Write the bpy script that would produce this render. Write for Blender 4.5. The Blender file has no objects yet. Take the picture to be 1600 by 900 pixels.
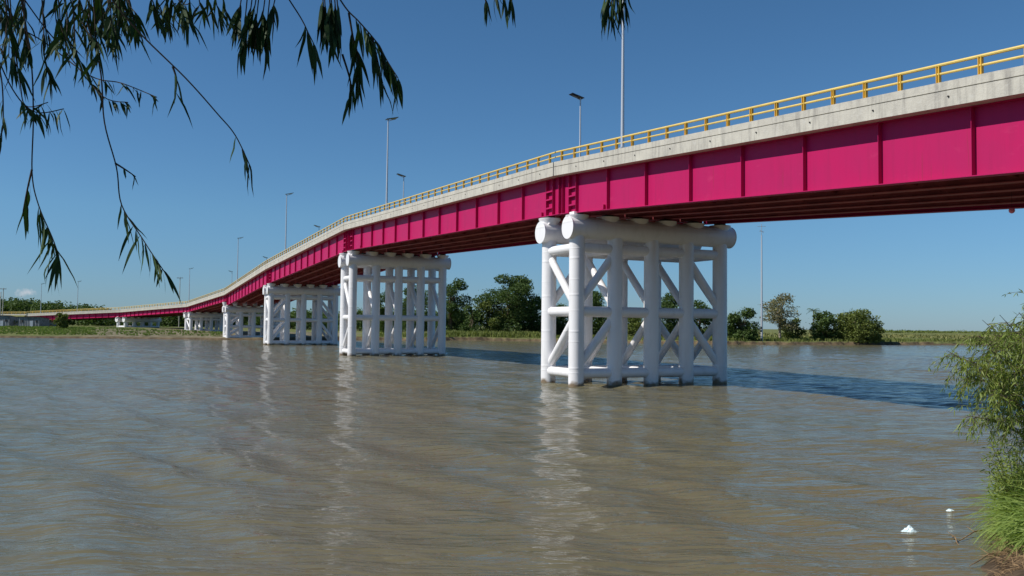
import bpy, math, random
import numpy as np
from mathutils import Vector, Matrix, Euler
R_ = math.radians
scene = bpy.context.scene
COL = scene.collection
random.seed(7)

# ------------------------------------------------------------------ camera
CAM_H = 3.93
cam_d = bpy.data.cameras.new('camera'); cam = bpy.data.objects.new('camera', cam_d); COL.objects.link(cam)
cam_d.sensor_width = 36.0; cam_d.lens = 30.6; cam_d.clip_start = 0.05; cam_d.clip_end = 20000
CAMROT = Matrix.Rotation(R_(90 + 2.505), 4, 'X') @ Matrix.Rotation(R_(0.63), 4, 'Z')
cam.matrix_world = Matrix.Translation((0, 0, CAM_H)) @ CAMROT
scene.camera = cam

# ------------------------------------------------------------------ sun and sky
SUN_EL = R_(45)
TO_SUN_H = Vector((-0.962, -0.272)).normalized()
TO_SUN = Vector((TO_SUN_H.x * math.cos(SUN_EL), TO_SUN_H.y * math.cos(SUN_EL), math.sin(SUN_EL)))
sun_d = bpy.data.lights.new('sun', 'SUN'); sun = bpy.data.objects.new('sun', sun_d); COL.objects.link(sun)
sun_d.energy = 4.8; sun_d.angle = R_(0.53); sun_d.color = (1.0, 0.955, 0.88)
sun.rotation_euler = TO_SUN.to_track_quat('Z', 'Y').to_euler()
world = bpy.data.worlds.new('World'); scene.world = world; world.use_nodes = True
wn = world.node_tree; wn.nodes.clear()
w_out = wn.nodes.new('ShaderNodeOutputWorld'); w_bg = wn.nodes.new('ShaderNodeBackground')
w_sky = wn.nodes.new('ShaderNodeTexSky'); w_sky.sky_type = 'NISHITA'; w_sky.sun_disc = False
w_sky.sun_elevation = SUN_EL; w_sky.sun_rotation = math.atan2(TO_SUN_H.x, TO_SUN_H.y) % (2 * math.pi)
w_sky.altitude = 0; w_sky.air_density = 1.0; w_sky.dust_density = 0.1; w_sky.ozone_density = 2.0
w_bg.inputs['Strength'].default_value = 0.09
w_tc = wn.nodes.new('ShaderNodeTexCoord'); w_sep = wn.nodes.new('ShaderNodeSeparateXYZ'); wn.links.new(w_tc.outputs['Generated'], w_sep.inputs[0])
w_rp = wn.nodes.new('ShaderNodeValToRGB'); e_ = w_rp.color_ramp.elements       # air near the horizon reads blue, not cream
e_[0].position = 0.0; e_[0].color = (0.37, 0.58, 0.97, 1); e_[1].position = 0.38; e_[1].color = (0.44, 0.75, 0.96, 1)
e_2 = w_rp.color_ramp.elements.new(0.12); e_2.color = (0.47, 0.75, 1.0, 1)
wn.links.new(w_sep.outputs[2], w_rp.inputs[0])
w_mx = wn.nodes.new('ShaderNodeMix'); w_mx.data_type = 'RGBA'; w_mx.blend_type = 'MULTIPLY'; w_mx.inputs[0].default_value = 1
wn.links.new(w_sky.outputs[0], w_mx.inputs[6]); wn.links.new(w_rp.outputs[0], w_mx.inputs[7])
# one small fair weather cloud low on the left
w_c = wn.nodes.new('ShaderNodeVectorMath'); w_c.operation = 'SUBTRACT'; w_c.inputs[1].default_value = tuple((CAMROT.to_3x3() @ Vector(((41 - 800) / 1360.0, -(457 - 450) / 1360.0, -1.0))).normalized())
wn.links.new(w_tc.outputs['Generated'], w_c.inputs[0])
w_s = wn.nodes.new('ShaderNodeVectorMath'); w_s.operation = 'MULTIPLY'; w_s.inputs[1].default_value = (95, 95, 190); wn.links.new(w_c.outputs[0], w_s.inputs[0])
w_l = wn.nodes.new('ShaderNodeVectorMath'); w_l.operation = 'LENGTH'; wn.links.new(w_s.outputs[0], w_l.inputs[0])
w_n = wn.nodes.new('ShaderNodeTexNoise'); w_n.inputs['Scale'].default_value = 260; w_n.inputs['Detail'].default_value = 4; wn.links.new(w_tc.outputs['Generated'], w_n.inputs['Vector'])
w_a = wn.nodes.new('ShaderNodeMath'); w_a.operation = 'MULTIPLY_ADD'; w_a.inputs[1].default_value = 1.6; wn.links.new(w_n.outputs['Fac'], w_a.inputs[0]); wn.links.new(w_l.outputs['Value'], w_a.inputs[2])
w_m = wn.nodes.new('ShaderNodeMapRange'); w_m.inputs['From Min'].default_value = 1.75; w_m.inputs['From Max'].default_value = 0.9; w_m.inputs['To Max'].default_value = 0.7; wn.links.new(w_a.outputs[0], w_m.inputs['Value'])
w_mc = wn.nodes.new('ShaderNodeMix'); w_mc.data_type = 'RGBA'; w_mc.inputs[7].default_value = (6.5, 6.8, 7.4, 1); wn.links.new(w_m.outputs[0], w_mc.inputs[0]); wn.links.new(w_mx.outputs[2], w_mc.inputs[6])
wn.links.new(w_mc.outputs[2], w_bg.inputs['Color']); wn.links.new(w_bg.outputs[0], w_out.inputs['Surface'])
vs = scene.view_settings
vs.view_transform = 'Standard'; vs.look = 'None'; vs.exposure = 0.0; vs.gamma = 1.0; vs.use_curve_mapping = False
scene.cycles.max_bounces = 8

def at(px, py, Y):
    """the point on the sight line of photo position (px, py), Y metres in front"""
    d = CAMROT.to_3x3() @ Vector(((px - 800) / 1360.0, -(py - 450) / 1360.0, -1.0))
    return Vector((0, 0, CAM_H)) + d * (Y / d.y)

# ------------------------------------------------------------------ tagging
def tag(o, label=None, cat=None, group=None, kind=None):
    if label: o['label'] = label
    if cat: o['category'] = cat
    if group: o['group'] = group
    if kind: o['kind'] = kind
    return o
def empty(name, loc, label, cat, group=None):
    o = bpy.data.objects.new(name, None); COL.objects.link(o); o.location = loc
    o.empty_display_size = 0.3
    return tag(o, label, cat, group)
def world_loc(o):
    v = Vector(o.location)
    if o.parent: v = v + world_loc(o.parent)
    return v
def inst(name, me, parent, loc, rotz=0.0, rot=None):
    o = bpy.data.objects.new(name, me); COL.objects.link(o)
    if parent:
        o.parent = parent; o.location = Vector(loc) - world_loc(parent)
    else: o.location = loc
    o.rotation_euler = rot if rot else (0, 0, rotz)
    return o

class MB:
    def __init__(s): s.v = []; s.f = []
    def add(s, vs_, fs):
        n = len(s.v); s.v += [tuple(v) for v in vs_]; s.f += [tuple(i + n for i in f) for f in fs]
    def hexa(s, p):      # 8 points, bottom 4 then top 4
        s.add(p, [(0, 3, 2, 1), (4, 5, 6, 7), (0, 1, 5, 4), (1, 2, 6, 5), (2, 3, 7, 6), (3, 0, 4, 7)])
    def box(s, c, size, rz=0.0, tilt=None):
        hx, hy, hz = size[0] / 2, size[1] / 2, size[2] / 2
        m = Matrix.Rotation(rz, 3, 'Z')
        if tilt is not None: m = tilt
        c = Vector(c)
        s.hexa([c + m @ Vector(q) for q in ((-hx, -hy, -hz), (hx, -hy, -hz), (hx, hy, -hz), (-hx, hy, -hz), (-hx, -hy, hz), (hx, -hy, hz), (hx, hy, hz), (-hx, hy, hz))])
    def tube(s, pts, rad, n=12, cap=True):
        pts = [Vector(p) for p in pts]
        if not hasattr(rad, '__len__'): rad = [rad] * len(pts)
        base = len(s.v); up = None
        for i, p in enumerate(pts):
            d = (pts[min(i + 1, len(pts) - 1)] - pts[max(i - 1, 0)]).normalized()
            if up is None:
                up = Vector((0, 0, 1)) if abs(d.z) < 0.9 else Vector((1, 0, 0))
            a = d.cross(up)
            if a.length < 1e-4: a = d.orthogonal()
            a.normalize(); b = a.cross(d).normalized(); up = b
            for k in range(n):
                t = 2 * math.pi * k / n
                s.v.append(tuple(p + a * (math.cos(t) * rad[i]) + b * (math.sin(t) * rad[i])))
        for i in range(len(pts) - 1):
            for k in range(n):
                k2 = (k + 1) % n; q = base + i * n
                s.f.append((q + k, q + k2, q + n + k2, q + n + k))
        if cap:
            s.f.append(tuple(base + k for k in range(n)))
            s.f.append(tuple(base + (len(pts) - 1) * n + k for k in reversed(range(n))))
    def mesh(s, name, mat, origin=(0, 0, 0), smooth=False, recalc=True):
        me = bpy.data.meshes.new(name); o = Vector(origin)
        me.from_pydata([(v[0] - o.x, v[1] - o.y, v[2] - o.z) for v in s.v], [], s.f); me.update()
        if recalc:
            import bmesh
            bm = bmesh.new(); bm.from_mesh(me); bmesh.ops.recalc_face_normals(bm, faces=bm.faces); bm.to_mesh(me); bm.free()
        if smooth:
            me.shade_smooth()
            me.set_sharp_from_angle(angle=R_(40))
        me.materials.append(mat)
        return me
    def build(s, name, mat, parent=None, smooth=False, origin=None, recalc=True):
        org = Vector(origin) if origin is not None else (world_loc(parent) if parent else Vector((0, 0, 0)))
        me = s.mesh(name, mat, org, smooth, recalc)
        o = bpy.data.objects.new(name, me); COL.objects.link(o)
        if parent: o.parent = parent; o.location = org - world_loc(parent)
        else: o.location = org
        return o

# ------------------------------------------------------------------ materials
def mat(name, col, rough=0.6, spec=0.4, metal=0.0, var=0.0, vscale=2.0, bump=0.0, bscale=20.0, col2=None, trans=0.0):
    m = bpy.data.materials.new(name); m.use_nodes = True; nt = m.node_tree; N = nt.nodes; L = nt.links
    b = N['Principled BSDF']; b.inputs['Roughness'].default_value = rough; b.inputs['Metallic'].default_value = metal
    b.inputs['Specular IOR Level'].default_value = spec
    b.inputs['Base Color'].default_value = (*col, 1)
    tc = N.new('ShaderNodeNewGeometry')
    if var > 0 or col2:
        n = N.new('ShaderNodeTexNoise'); n.inputs['Scale'].default_value = vscale; n.inputs['Detail'].default_value = 6; n.inputs['Roughness'].default_value = 0.65
        L.new(tc.outputs['Position'], n.inputs['Vector'])
        r = N.new('ShaderNodeValToRGB')
        c2 = col2 if col2 else tuple(c * (1 - var) for c in col)
        c1 = col if col2 else tuple(min(1, c * (1 + var)) for c in col)
        r.color_ramp.elements[0].position = 0.35; r.color_ramp.elements[0].color = (*c2, 1)
        r.color_ramp.elements[1].position = 0.65; r.color_ramp.elements[1].color = (*c1, 1)
        L.new(n.outputs['Fac'], r.inputs['Fac']); L.new(r.outputs['Color'], b.inputs['Base Color'])
    if bump > 0:
        n2 = N.new('ShaderNodeTexNoise'); n2.inputs['Scale'].default_value = bscale; n2.inputs['Detail'].default_value = 5
        L.new(tc.outputs['Position'], n2.inputs['Vector'])
        bp = N.new('ShaderNodeBump'); bp.inputs['Strength'].default_value = bump; bp.inputs['Distance'].default_value = 0.05
        L.new(n2.outputs['Fac'], bp.inputs['Height']); L.new(bp.outputs['Normal'], b.inputs['Normal'])
    if trans > 0:
        tr = N.new('ShaderNodeBsdfTranslucent'); mx = N.new('ShaderNodeMixShader'); mx.inputs[0].default_value = trans
        out = N['Material Output']
        tr.inputs['Color'].default_value = (col[0] * 1.6, col[1] * 1.8, col[2] * 0.8, 1)
        L.new(b.outputs[0], mx.inputs[1]); L.new(tr.outputs[0], mx.inputs[2]); L.new(mx.outputs[0], out.inputs['Surface'])
    return m

def mix_node(nt, fac, a, b):
    n = nt.nodes.new('ShaderNodeMix'); n.data_type = 'RGBA'
    nt.links.new(fac, n.inputs[0])
    for s, v in ((n.inputs[6], a), (n.inputs[7], b)):
        if isinstance(v, tuple): s.default_value = (*v, 1)
        else: nt.links.new(v, s)
    return n.outputs[2]
def noise_ramp(nt, vec, scale, lo, hi, detail=5, rough=0.6):
    n = nt.nodes.new('ShaderNodeTexNoise'); n.inputs['Scale'].default_value = scale; n.inputs['Detail'].default_value = detail; n.inputs['Roughness'].default_value = rough
    nt.links.new(vec, n.inputs['Vector'])
    r = nt.nodes.new('ShaderNodeMapRange'); r.inputs['From Min'].default_value = lo; r.inputs['From Max'].default_value = hi
    nt.links.new(n.outputs['Fac'], r.inputs['Value']); return r.outputs[0]
def scaled(nt, vec, sc):
    n = nt.nodes.new('ShaderNodeVectorMath'); n.operation = 'MULTIPLY'; n.inputs[1].default_value = sc
    nt.links.new(vec, n.inputs[0]); return n.outputs[0]

M = {}
# magenta paint: slight panel-to-panel fading and runs
def magenta():
    m = mat('magenta_paint', (0.56, 0.022, 0.135), 0.5, 0.2)
    nt = m.node_tree; b = nt.nodes['Principled BSDF']; g = nt.nodes.new('ShaderNodeNewGeometry').outputs['Position']
    f1 = noise_ramp(nt, g, 0.35, 0.35, 0.7); f2 = noise_ramp(nt, scaled(nt, g, (3, 3, 0.3)), 1.0, 0.5, 0.85)
    c = mix_node(nt, f1, (0.47, 0.008, 0.098), (0.42, 0.012, 0.102))
    c = mix_node(nt, f2, c, (0.37, 0.012, 0.09))
    f4 = noise_ramp(nt, scaled(nt, g, (7, 7, 0.35)), 1.0, 0.66, 0.80, 4)
    c = mix_node(nt, f4, c, (0.27, 0.030, 0.055)); f5 = noise_ramp(nt, scaled(nt, g, (0.9, 0.9, 2.2)), 1.0, 0.62, 0.9, 5); c = mix_node(nt, f5, c, (0.52, 0.035, 0.135))
    nt.links.new(c, b.inputs['Base Color']); return m
M['magenta'] = magenta()
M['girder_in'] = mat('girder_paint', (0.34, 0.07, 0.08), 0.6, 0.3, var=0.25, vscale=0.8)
def white_paint():
    m = mat('white_paint', (0.78, 0.78, 0.78), 0.38, 0.5)
    nt = m.node_tree; b = nt.nodes['Principled BSDF']; g = nt.nodes.new('ShaderNodeNewGeometry').outputs['Position']
    sep = nt.nodes.new('ShaderNodeSeparateXYZ'); nt.links.new(g, sep.inputs[0])
    f1 = noise_ramp(nt, scaled(nt, g, (2.5, 2.5, 0.5)), 1.0, 0.5, 0.8)
    c = mix_node(nt, f1, (0.85, 0.83, 0.83), (0.74, 0.72, 0.71))
    # rust and mud line left by the river
    nz = nt.nodes.new('ShaderNodeTexNoise'); nz.inputs['Scale'].default_value = 2.2; nz.inputs['Detail'].default_value = 6; nt.links.new(g, nz.inputs['Vector'])
    ad = nt.nodes.new('ShaderNodeMath'); ad.operation = 'MULTIPLY_ADD'; ad.inputs[1].default_value = -0.9; nt.links.new(nz.outputs['Fac'], ad.inputs[0]); nt.links.new(sep.outputs[2], ad.inputs[2])
    mr = nt.nodes.new('ShaderNodeMapRange'); mr.inputs['From Min'].default_value = -0.05; mr.inputs['From Max'].default_value = -0.34; nt.links.new(ad.outputs[0], mr.inputs['Value'])
    c = mix_node(nt, mr.outputs[0], c, (0.22, 0.16, 0.10))
    nt.links.new(c, b.inputs['Base Color'])
    # faint weld rings
    wv = nt.nodes.new('ShaderNodeTexWave'); wv.bands_direction = 'Z'; wv.inputs['Scale'].default_value = 0.13; wv.inputs['Distortion'].default_value = 0.0; nt.links.new(g, wv.inputs['Vector'])
    rr = nt.nodes.new('ShaderNodeMapRange'); rr.inputs['From Min'].default_value = 0.985; rr.inputs['From Max'].default_value = 1.0; nt.links.new(wv.outputs['Fac'], rr.inputs['Value'])
    bp = nt.nodes.new('ShaderNodeBump'); bp.inputs['Distance'].default_value = 0.02; bp.inputs['Strength'].default_value = 0.5; nt.links.new(rr.outputs[0], bp.inputs['Height'])
    nt.links.new(bp.outputs[0], b.inputs['Normal'])
    return m
M['white'] = white_paint()
def concrete():
    m = mat('concrete', (0.42, 0.40, 0.36), 0.85, 0.2, bump=0.25, bscale=14)
    nt = m.node_tree; b = nt.nodes['Principled BSDF']; g = nt.nodes.new('ShaderNodeNewGeometry').outputs['Position']
    f1 = noise_ramp(nt, g, 0.7, 0.35, 0.65, 8, 0.7); f2 = noise_ramp(nt, scaled(nt, g, (4, 4, 0.5)), 1.0, 0.48, 0.8, 6); f3 = noise_ramp(nt, g, 6.0, 0.55, 0.8, 6)
    c = mix_node(nt, f1, (0.58, 0.55, 0.47), (0.45, 0.425, 0.37))
    c = mix_node(nt, f2, c, (0.26, 0.245, 0.22)); c = mix_node(nt, f3, c, (0.55, 0.53, 0.48))
    nt.links.new(c, b.inputs['Base Color']); return m
M['concrete'] = concrete()
M['asphalt'] = mat('asphalt', (0.055, 0.055, 0.055), 0.9, 0.2, var=0.2)
M['yellow'] = mat('yellow_paint', (0.62, 0.36, 0.03), 0.45, 0.5, var=0.12, vscale=1.5)
M['rail'] = mat('pale_yellow_paint', (0.74, 0.55, 0.16), 0.4, 0.5, var=0.08)
M['galv'] = mat('galvanised_steel', (0.55, 0.57, 0.60), 0.4, 0.5, metal=0.35)
M['panel'] = mat('solar_glass', (0.03, 0.04, 0.07), 0.15, 0.5)
M['lamp_head'] = mat('lamp_metal', (0.35, 0.36, 0.38), 0.4)
M['dark'] = mat('dark_rubber', (0.02, 0.02, 0.02), 0.7)
M['bark'] = mat('bark', (0.12, 0.09, 0.06), 0.9, 0.2, var=0.35, vscale=5, bump=0.4)
M['pale_bark'] = mat('pale_bark', (0.32, 0.27, 0.21), 0.9, 0.2, var=0.3, vscale=2)
M['twig'] = mat('twig_bark', (0.05, 0.035, 0.022), 0.8, 0.2)
M['leaf_near'] = mat('willow_leaf', (0.026, 0.056, 0.012), 0.6, 0.2, var=0.4, vscale=9, trans=0.12)
M['leaf_shrub'] = mat('shrub_leaf', (0.24, 0.29, 0.06), 0.5, 0.35, col2=(0.12, 0.17, 0.035), vscale=1.8, trans=0.3)
M['leaf_a'] = mat('dark_foliage', (0.095, 0.145, 0.04), 0.7, 0.2, col2=(0.042, 0.07, 0.02), vscale=0.35, trans=0.15)
M['leaf_b'] = mat('olive_foliage', (0.17, 0.20, 0.05), 0.7, 0.2, col2=(0.085, 0.115, 0.03), vscale=0.35, trans=0.15)
M['leaf_c'] = mat('pale_foliage', (0.21, 0.20, 0.085), 0.7, 0.2, col2=(0.15, 0.13, 0.08), vscale=0.4, trans=0.15)
M['grass'] = mat('grass_blade', (0.27, 0.34, 0.085), 0.6, 0.3, col2=(0.12, 0.19, 0.04), vscale=1.6, trans=0.3)
M['reed'] = mat('bank_grass', (0.20, 0.22, 0.065), 0.8, 0.2, col2=(0.10, 0.125, 0.035), vscale=0.25, trans=0.2)
M['dry'] = mat('dry_stem', (0.26, 0.17, 0.09), 0.9, 0.2, var=0.4, vscale=8)
M['shore_green'] = mat('shore_grass', (0.17, 0.24, 0.06), 0.8, 0.2, col2=(0.10, 0.125, 0.04), vscale=0.2, trans=0.2)
M['field'] = mat('field_grass', (0.26, 0.24, 0.10), 0.85, 0.1, col2=(0.15, 0.17, 0.06), vscale=0.08, trans=0.1)
M['plastic'] = mat('thin_plastic', (0.72, 0.86, 0.88), 0.35, 0.5)
M['pink'] = mat('pink_plastic', (0.85, 0.22, 0.32), 0.35, 0.5)
M['shed'] = mat('corrugated_metal', (0.20, 0.21, 0.22), 0.6, 0.4, var=0.35, vscale=1.2)
M['shed_roof'] = mat('rusty_roof_sheet', (0.13, 0.085, 0.06), 0.7, 0.3, var=0.3, vscale=1)

# ------------------------------------------------------------------ value noise for terrain
rng = np.random.default_rng(11)
_tab = rng.random((256, 256))
def vnoise(x, y):
    xi = np.floor(x).astype(int); yi = np.floor(y).astype(int); fx = x - xi; fy = y - yi
    fx = fx * fx * (3 - 2 * fx); fy = fy * fy * (3 - 2 * fy)
    g = lambda a, b: _tab[a % 256, b % 256]
    return (g(xi, yi) * (1 - fx) + g(xi + 1, yi) * fx) * (1 - fy) + (g(xi, yi + 1) * (1 - fx) + g(xi + 1, yi + 1) * fx) * fy
def fbm(x, y, o=4):
    s = 0; a = 0.5
    for i in range(o): s = s + a * (vnoise(x * 2 ** i + 17 * i, y * 2 ** i + 5 * i) - 0.5); a *= 0.5
    return s
FBX = [-2000, -400, -200, -119, -93, -67, -45, -5, 30, 53, 90, 126, 200, 500, 2500]
FBY = [400, 240, 208, 203, 203, 205, 214, 233, 221, 213, 229, 245, 262, 330, 700]
NBX = [-2000, -300, -50, 0, 4, 6.8, 8.2, 9.5, 12, 20, 40, 100, 2500]
NBY = [-300, -30, 5, 9, 11.2, 13.3, 15.0, 16.8, 19.5, 24, 27, 20, -200]
def smooth(x, a, b):
    t = np.clip((x - a) / (b - a), 0, 1); return t * t * (3 - 2 * t)
def ground_z(x, y):
    x = np.asarray(x, float); y = np.asarray(y, float)
    d = y - np.interp(x, FBX, FBY) + 6 * fbm(x / 14, y / 60) + 4.0 * fbm(x / 2.2, y / 6)
    left = 1 - smooth(x, -66, -45)
    cliff = -1.6 + 1.6 * smooth(d, -9, 0) + (0.85 + 0.5 * fbm(x / 9, y / 9)) * smooth(d, 0, 0.7)
    beach = -1.6 + 1.6 * smooth(d, -9, 0) + 0.35 * smooth(d, 0, 1.0) + 0.7 * smooth(d, 1, 34) + 0.85 * smooth(-x, 70, 118) * smooth(d, 4, 30) + 0.35 * fbm(x / 3, y / 3)
    far = cliff * (1 - left) + beach * left + 0.25 * smooth(d, 3, 60) + 0.3 * fbm(x / 12, y / 12) * smooth(d, 1, 6)
    e = np.interp(x, NBX, NBY) - y + 0.9 * fbm(x / 1.5, y / 1.5)
    near = np.clip(0.24 * e, -1.6, 2.35) + 0.12 * fbm(x / 0.6, y / 0.6) * smooth(e, -0.5, 1)
    return np.where(y > 100, far, near)

def grid_mesh(name, P, mats, wrap=False):
    nr, nc = P.shape[:2]
    me = bpy.data.meshes.new(name)
    idx = np.arange(nr * nc).reshape(nr, nc)
    a = idx[:-1, :-1].ravel(); b = idx[:-1, 1:].ravel(); c = idx[1:, 1:].ravel(); d = idx[1:, :-1].ravel()
    F = np.stack([a, b, c, d], 1)
    me.vertices.add(nr * nc); me.vertices.foreach_set('co', P.reshape(-1, 3).astype(np.float32).ravel())
    nf = len(F); me.loops.add(nf * 4); me.loops.foreach_set('vertex_index', F.ravel().astype(np.int32))
    me.polygons.add(nf); me.polygons.foreach_set('loop_start', (np.arange(nf) * 4).astype(np.int32))
    me.update(calc_edges=True); me.validate()
    me.polygons.foreach_set('use_smooth', np.ones(len(me.polygons), dtype=bool))
    me.materials.append(mats)
    o = bpy.data.objects.new(name, me); COL.objects.link(o); return o

# ------------------------------------------------------------------ ground
def ground_mat():
    m = mat('riverbank_earth_and_grass', (0.2, 0.2, 0.1), 0.95, 0.1)
    nt = m.node_tree; b = nt.nodes['Principled BSDF']; G = nt.nodes.new('ShaderNodeNewGeometry'); g = G.outputs['Position']
    sep = nt.nodes.new('ShaderNodeSeparateXYZ'); nt.links.new(g, sep.inputs[0])
    sn = nt.nodes.new('ShaderNodeSeparateXYZ'); nt.links.new(G.outputs['Normal'], sn.inputs[0])
    f1 = noise_ramp(nt, g, 0.06, 0.35, 0.65); f2 = noise_ramp(nt, g, 0.8, 0.3, 0.7)
    grass = mix_node(nt, f1, (0.22, 0.205, 0.085), (0.16, 0.165, 0.06)); grass = mix_node(nt, f2, grass, (0.10, 0.13, 0.04))
    soil = mix_node(nt, f2, (0.19, 0.14, 0.085), (0.07, 0.05, 0.03))
    # bare mud flat on the far left shore, grassed further left
    def rng_(s, a, b_):
        r = nt.nodes.new('ShaderNodeMapRange'); r.inputs['From Min'].default_value = a; r.inputs['From Max'].default_value = b_; nt.links.new(s, r.inputs['Value']); return r.outputs[0]
    def mul(a, b_):
        n = nt.nodes.new('ShaderNodeMath'); n.operation = 'MULTIPLY'; nt.links.new(a, n.inputs[0]); nt.links.new(b_, n.inputs[1]); return n.outputs[0]
    wob = nt.nodes.new('ShaderNodeTexNoise'); wob.inputs['Scale'].default_value = 0.12; nt.links.new(g, wob.inputs['Vector'])
    wx = nt.nodes.new('ShaderNodeMath'); wx.operation = 'MULTIPLY_ADD'; wx.inputs[1].default_value = 26; nt.links.new(wob.outputs['Fac'], wx.inputs[0]); nt.links.new(sep.outputs[0], wx.inputs[2])
    mud = mul(rng_(wx.outputs[0], -97, -90), rng_(wx.outputs[0], -30, -36))
    mud = mul(mud, rng_(sep.outputs[1], 290, 270))
    c = mix_node(nt, mud, grass, mix_node(nt, noise_ramp(nt, scaled(nt, g, (1, 0.35, 1)), 0.5, 0.35, 0.62, 7, 0.7), (0.27, 0.235, 0.165), (0.115, 0.105, 0.055)))
    steep = rng_(sn.outputs[2], 0.93, 0.80)
    c = mix_node(nt, steep, c, soil)
    low = rng_(sep.outputs[2], 0.45, 0.25); c = mix_node(nt, low, c, soil)
    # the near shore is bare wet earth
    ny = rng_(sep.outputs[1], 60, 40); c = mix_node(nt, ny, c, mix_node(nt, noise_ramp(nt, g, 3.0, 0.35, 0.65), (0.12, 0.085, 0.055), (0.05, 0.035, 0.023)))
    nt.links.new(c, b.inputs['Base Color'])
    bn = nt.nodes.new('ShaderNodeTexNoise'); bn.inputs['Scale'].default_value = 5; bn.inputs['Detail'].default_value = 6; nt.links.new(g, bn.inputs['Vector'])
    bp = nt.nodes.new('ShaderNodeBump'); bp.inputs['Distance'].default_value = 0.12; bp.inputs['Strength'].default_value = 0.7; nt.links.new(bn.outputs['Fac'], bp.inputs['Height']); nt.links.new(bp.outputs[0], b.inputs['Normal'])
    return m
rr = np.concatenate([np.linspace(0.5, 10, 25), np.linspace(10.2, 30, 100), np.geomspace(31, 190, 30), np.linspace(192, 268, 170), np.geomspace(271, 9000, 70)])
th = np.concatenate([np.linspace(-180, -36, 60), np.linspace(-35.9, 35.9, 620), np.linspace(36, 180, 60)])
RR, TT = np.meshgrid(rr, np.radians(th), indexing='ij')
X = RR * np.sin(TT); Y = RR * np.cos(TT)
P = np.stack([X, Y, ground_z(X, Y)], 2)
g_o = grid_mesh('ground', P, ground_mat()); tag(g_o, 'earth river banks and flat grassland running to the horizon', 'ground', kind='structure')

# ------------------------------------------------------------------ water
def water_mat():
    m = bpy.data.materials.new('muddy_water'); m.use_nodes = True; nt = m.node_tree; b = nt.nodes['Principled BSDF']
    g = nt.nodes.new('ShaderNodeNewGeometry').outputs['Position']
    f = noise_ramp(nt, scaled(nt, g, (1, 0.6, 1)), 0.05, 0.3, 0.7, 3)
    c = mix_node(nt, f, (0.154, 0.127, 0.071), (0.122, 0.117, 0.068))
    nt.links.new(c, b.inputs['Base Color'])
    b.inputs['Roughness'].default_value = 0.10; b.inputs['IOR'].default_value = 1.33; b.inputs['Specular IOR Level'].default_value = 0.26
    # short wind ripples, stretched along their crests
    mp = nt.nodes.new('ShaderNodeMapping'); mp.inputs['Rotation'].default_value = (0, 0, R_(16)); mp.inputs['Scale'].default_value = (0.34, 1.3, 1); nt.links.new(g, mp.inputs['Vector'])
    n1 = nt.nodes.new('ShaderNodeTexNoise'); n1.inputs['Scale'].default_value = 2.6; n1.inputs['Detail'].default_value = 3; n1.inputs['Roughness'].default_value = 0.55; n1.inputs['Distortion'].default_value = 0.4; nt.links.new(mp.outputs[0], n1.inputs['Vector'])
    n2 = nt.nodes.new('ShaderNodeTexNoise'); n2.inputs['Scale'].default_value = 0.8; n2.inputs['Detail'].default_value = 3; nt.links.new(mp.outputs[0], n2.inputs['Vector'])
    ad = nt.nodes.new('ShaderNodeMath'); ad.operation = 'MULTIPLY_ADD'; ad.inputs[1].default_value = 2.6; nt.links.new(n2.outputs['Fac'], ad.inputs[0]); nt.links.new(n1.outputs['Fac'], ad.inputs[2])
    bp = nt.nodes.new('ShaderNodeBump'); bp.inputs['Distance'].default_value = 0.14
    # calm slicks between the wind ruffled patches
    sl = nt.nodes.new('ShaderNodeMapRange'); sl.inputs['From Min'].default_value = 0.38; sl.inputs['From Max'].default_value = 0.62; sl.inputs['To Min'].default_value = 0.35; sl.inputs['To Max'].default_value = 1.0
    sn_ = nt.nodes.new('ShaderNodeTexNoise'); sn_.inputs['Scale'].default_value = 0.07; sn_.inputs['Detail'].default_value = 4; nt.links.new(scaled(nt, g, (1, 1.6, 1)), sn_.inputs['Vector']); nt.links.new(sn_.outputs['Fac'], sl.inputs['Value']); nt.links.new(sl.outputs[0], bp.inputs['Strength']); sl.inputs['To Min'].default_value = 0.5
    nt.links.new(ad.outputs[0], bp.inputs['Height']); nt.links.new(bp.outputs[0], b.inputs['Normal'])
    return m
def waves(x, y):
    r = np.random.default_rng(5); z = np.zeros_like(x)
    wx = x + 1.8 * fbm(x / 5, y / 5, 3); wy = y + 1.8 * fbm(x / 5 + 40, y / 5 + 9, 3)
    for i in range(34):
        lam = 0.6 * (7.0) ** (r.random()); ang = R_((-146 + r.normal() * 11) if lam > 1.7 else (-112 + r.normal() * 26)); k = 2 * math.pi / lam
        z += (0.0040 if lam > 1.7 else 0.0024) * lam * np.sin(k * (wx * math.cos(ang) + wy * math.sin(ang)) + r.random() * 6.28)
    gust = 0.55 + 1.0 * np.clip(fbm(x / 18, y / 12, 3) + 0.4, 0, 1)
    return z * gust
rr = np.concatenate([np.geomspace(6, 120, 560), np.geomspace(121, 420, 160)])
th = np.radians(np.concatenate([np.linspace(-88, -37, 40), np.linspace(-36, 36, 640), np.linspace(37, 88, 40)]))
RR, TT = np.meshgrid(rr, th, indexing='ij'); X = RR * np.sin(TT); Y = RR * np.cos(TT)
Z = waves(X, Y) * (1 - smooth(RR, 80, 240) * 0.5)
X = np.vstack([X[:1] * 0, X, X[-1:] * 6]); Y = np.vstack([Y[:1] * 0, Y, Y[-1:] * 6]); Z = np.vstack([Z[:1] * 0 - 0.05, Z, Z[-1:] * 0])
# beyond the far bank the sheet dips under the land
w_o = grid_mesh('water', np.stack([X, Y, np.where(Y > 290, -1.2, Z)], 2), water_mat()); tag(w_o, 'brown rippled river water', 'water', kind='structure')

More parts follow.
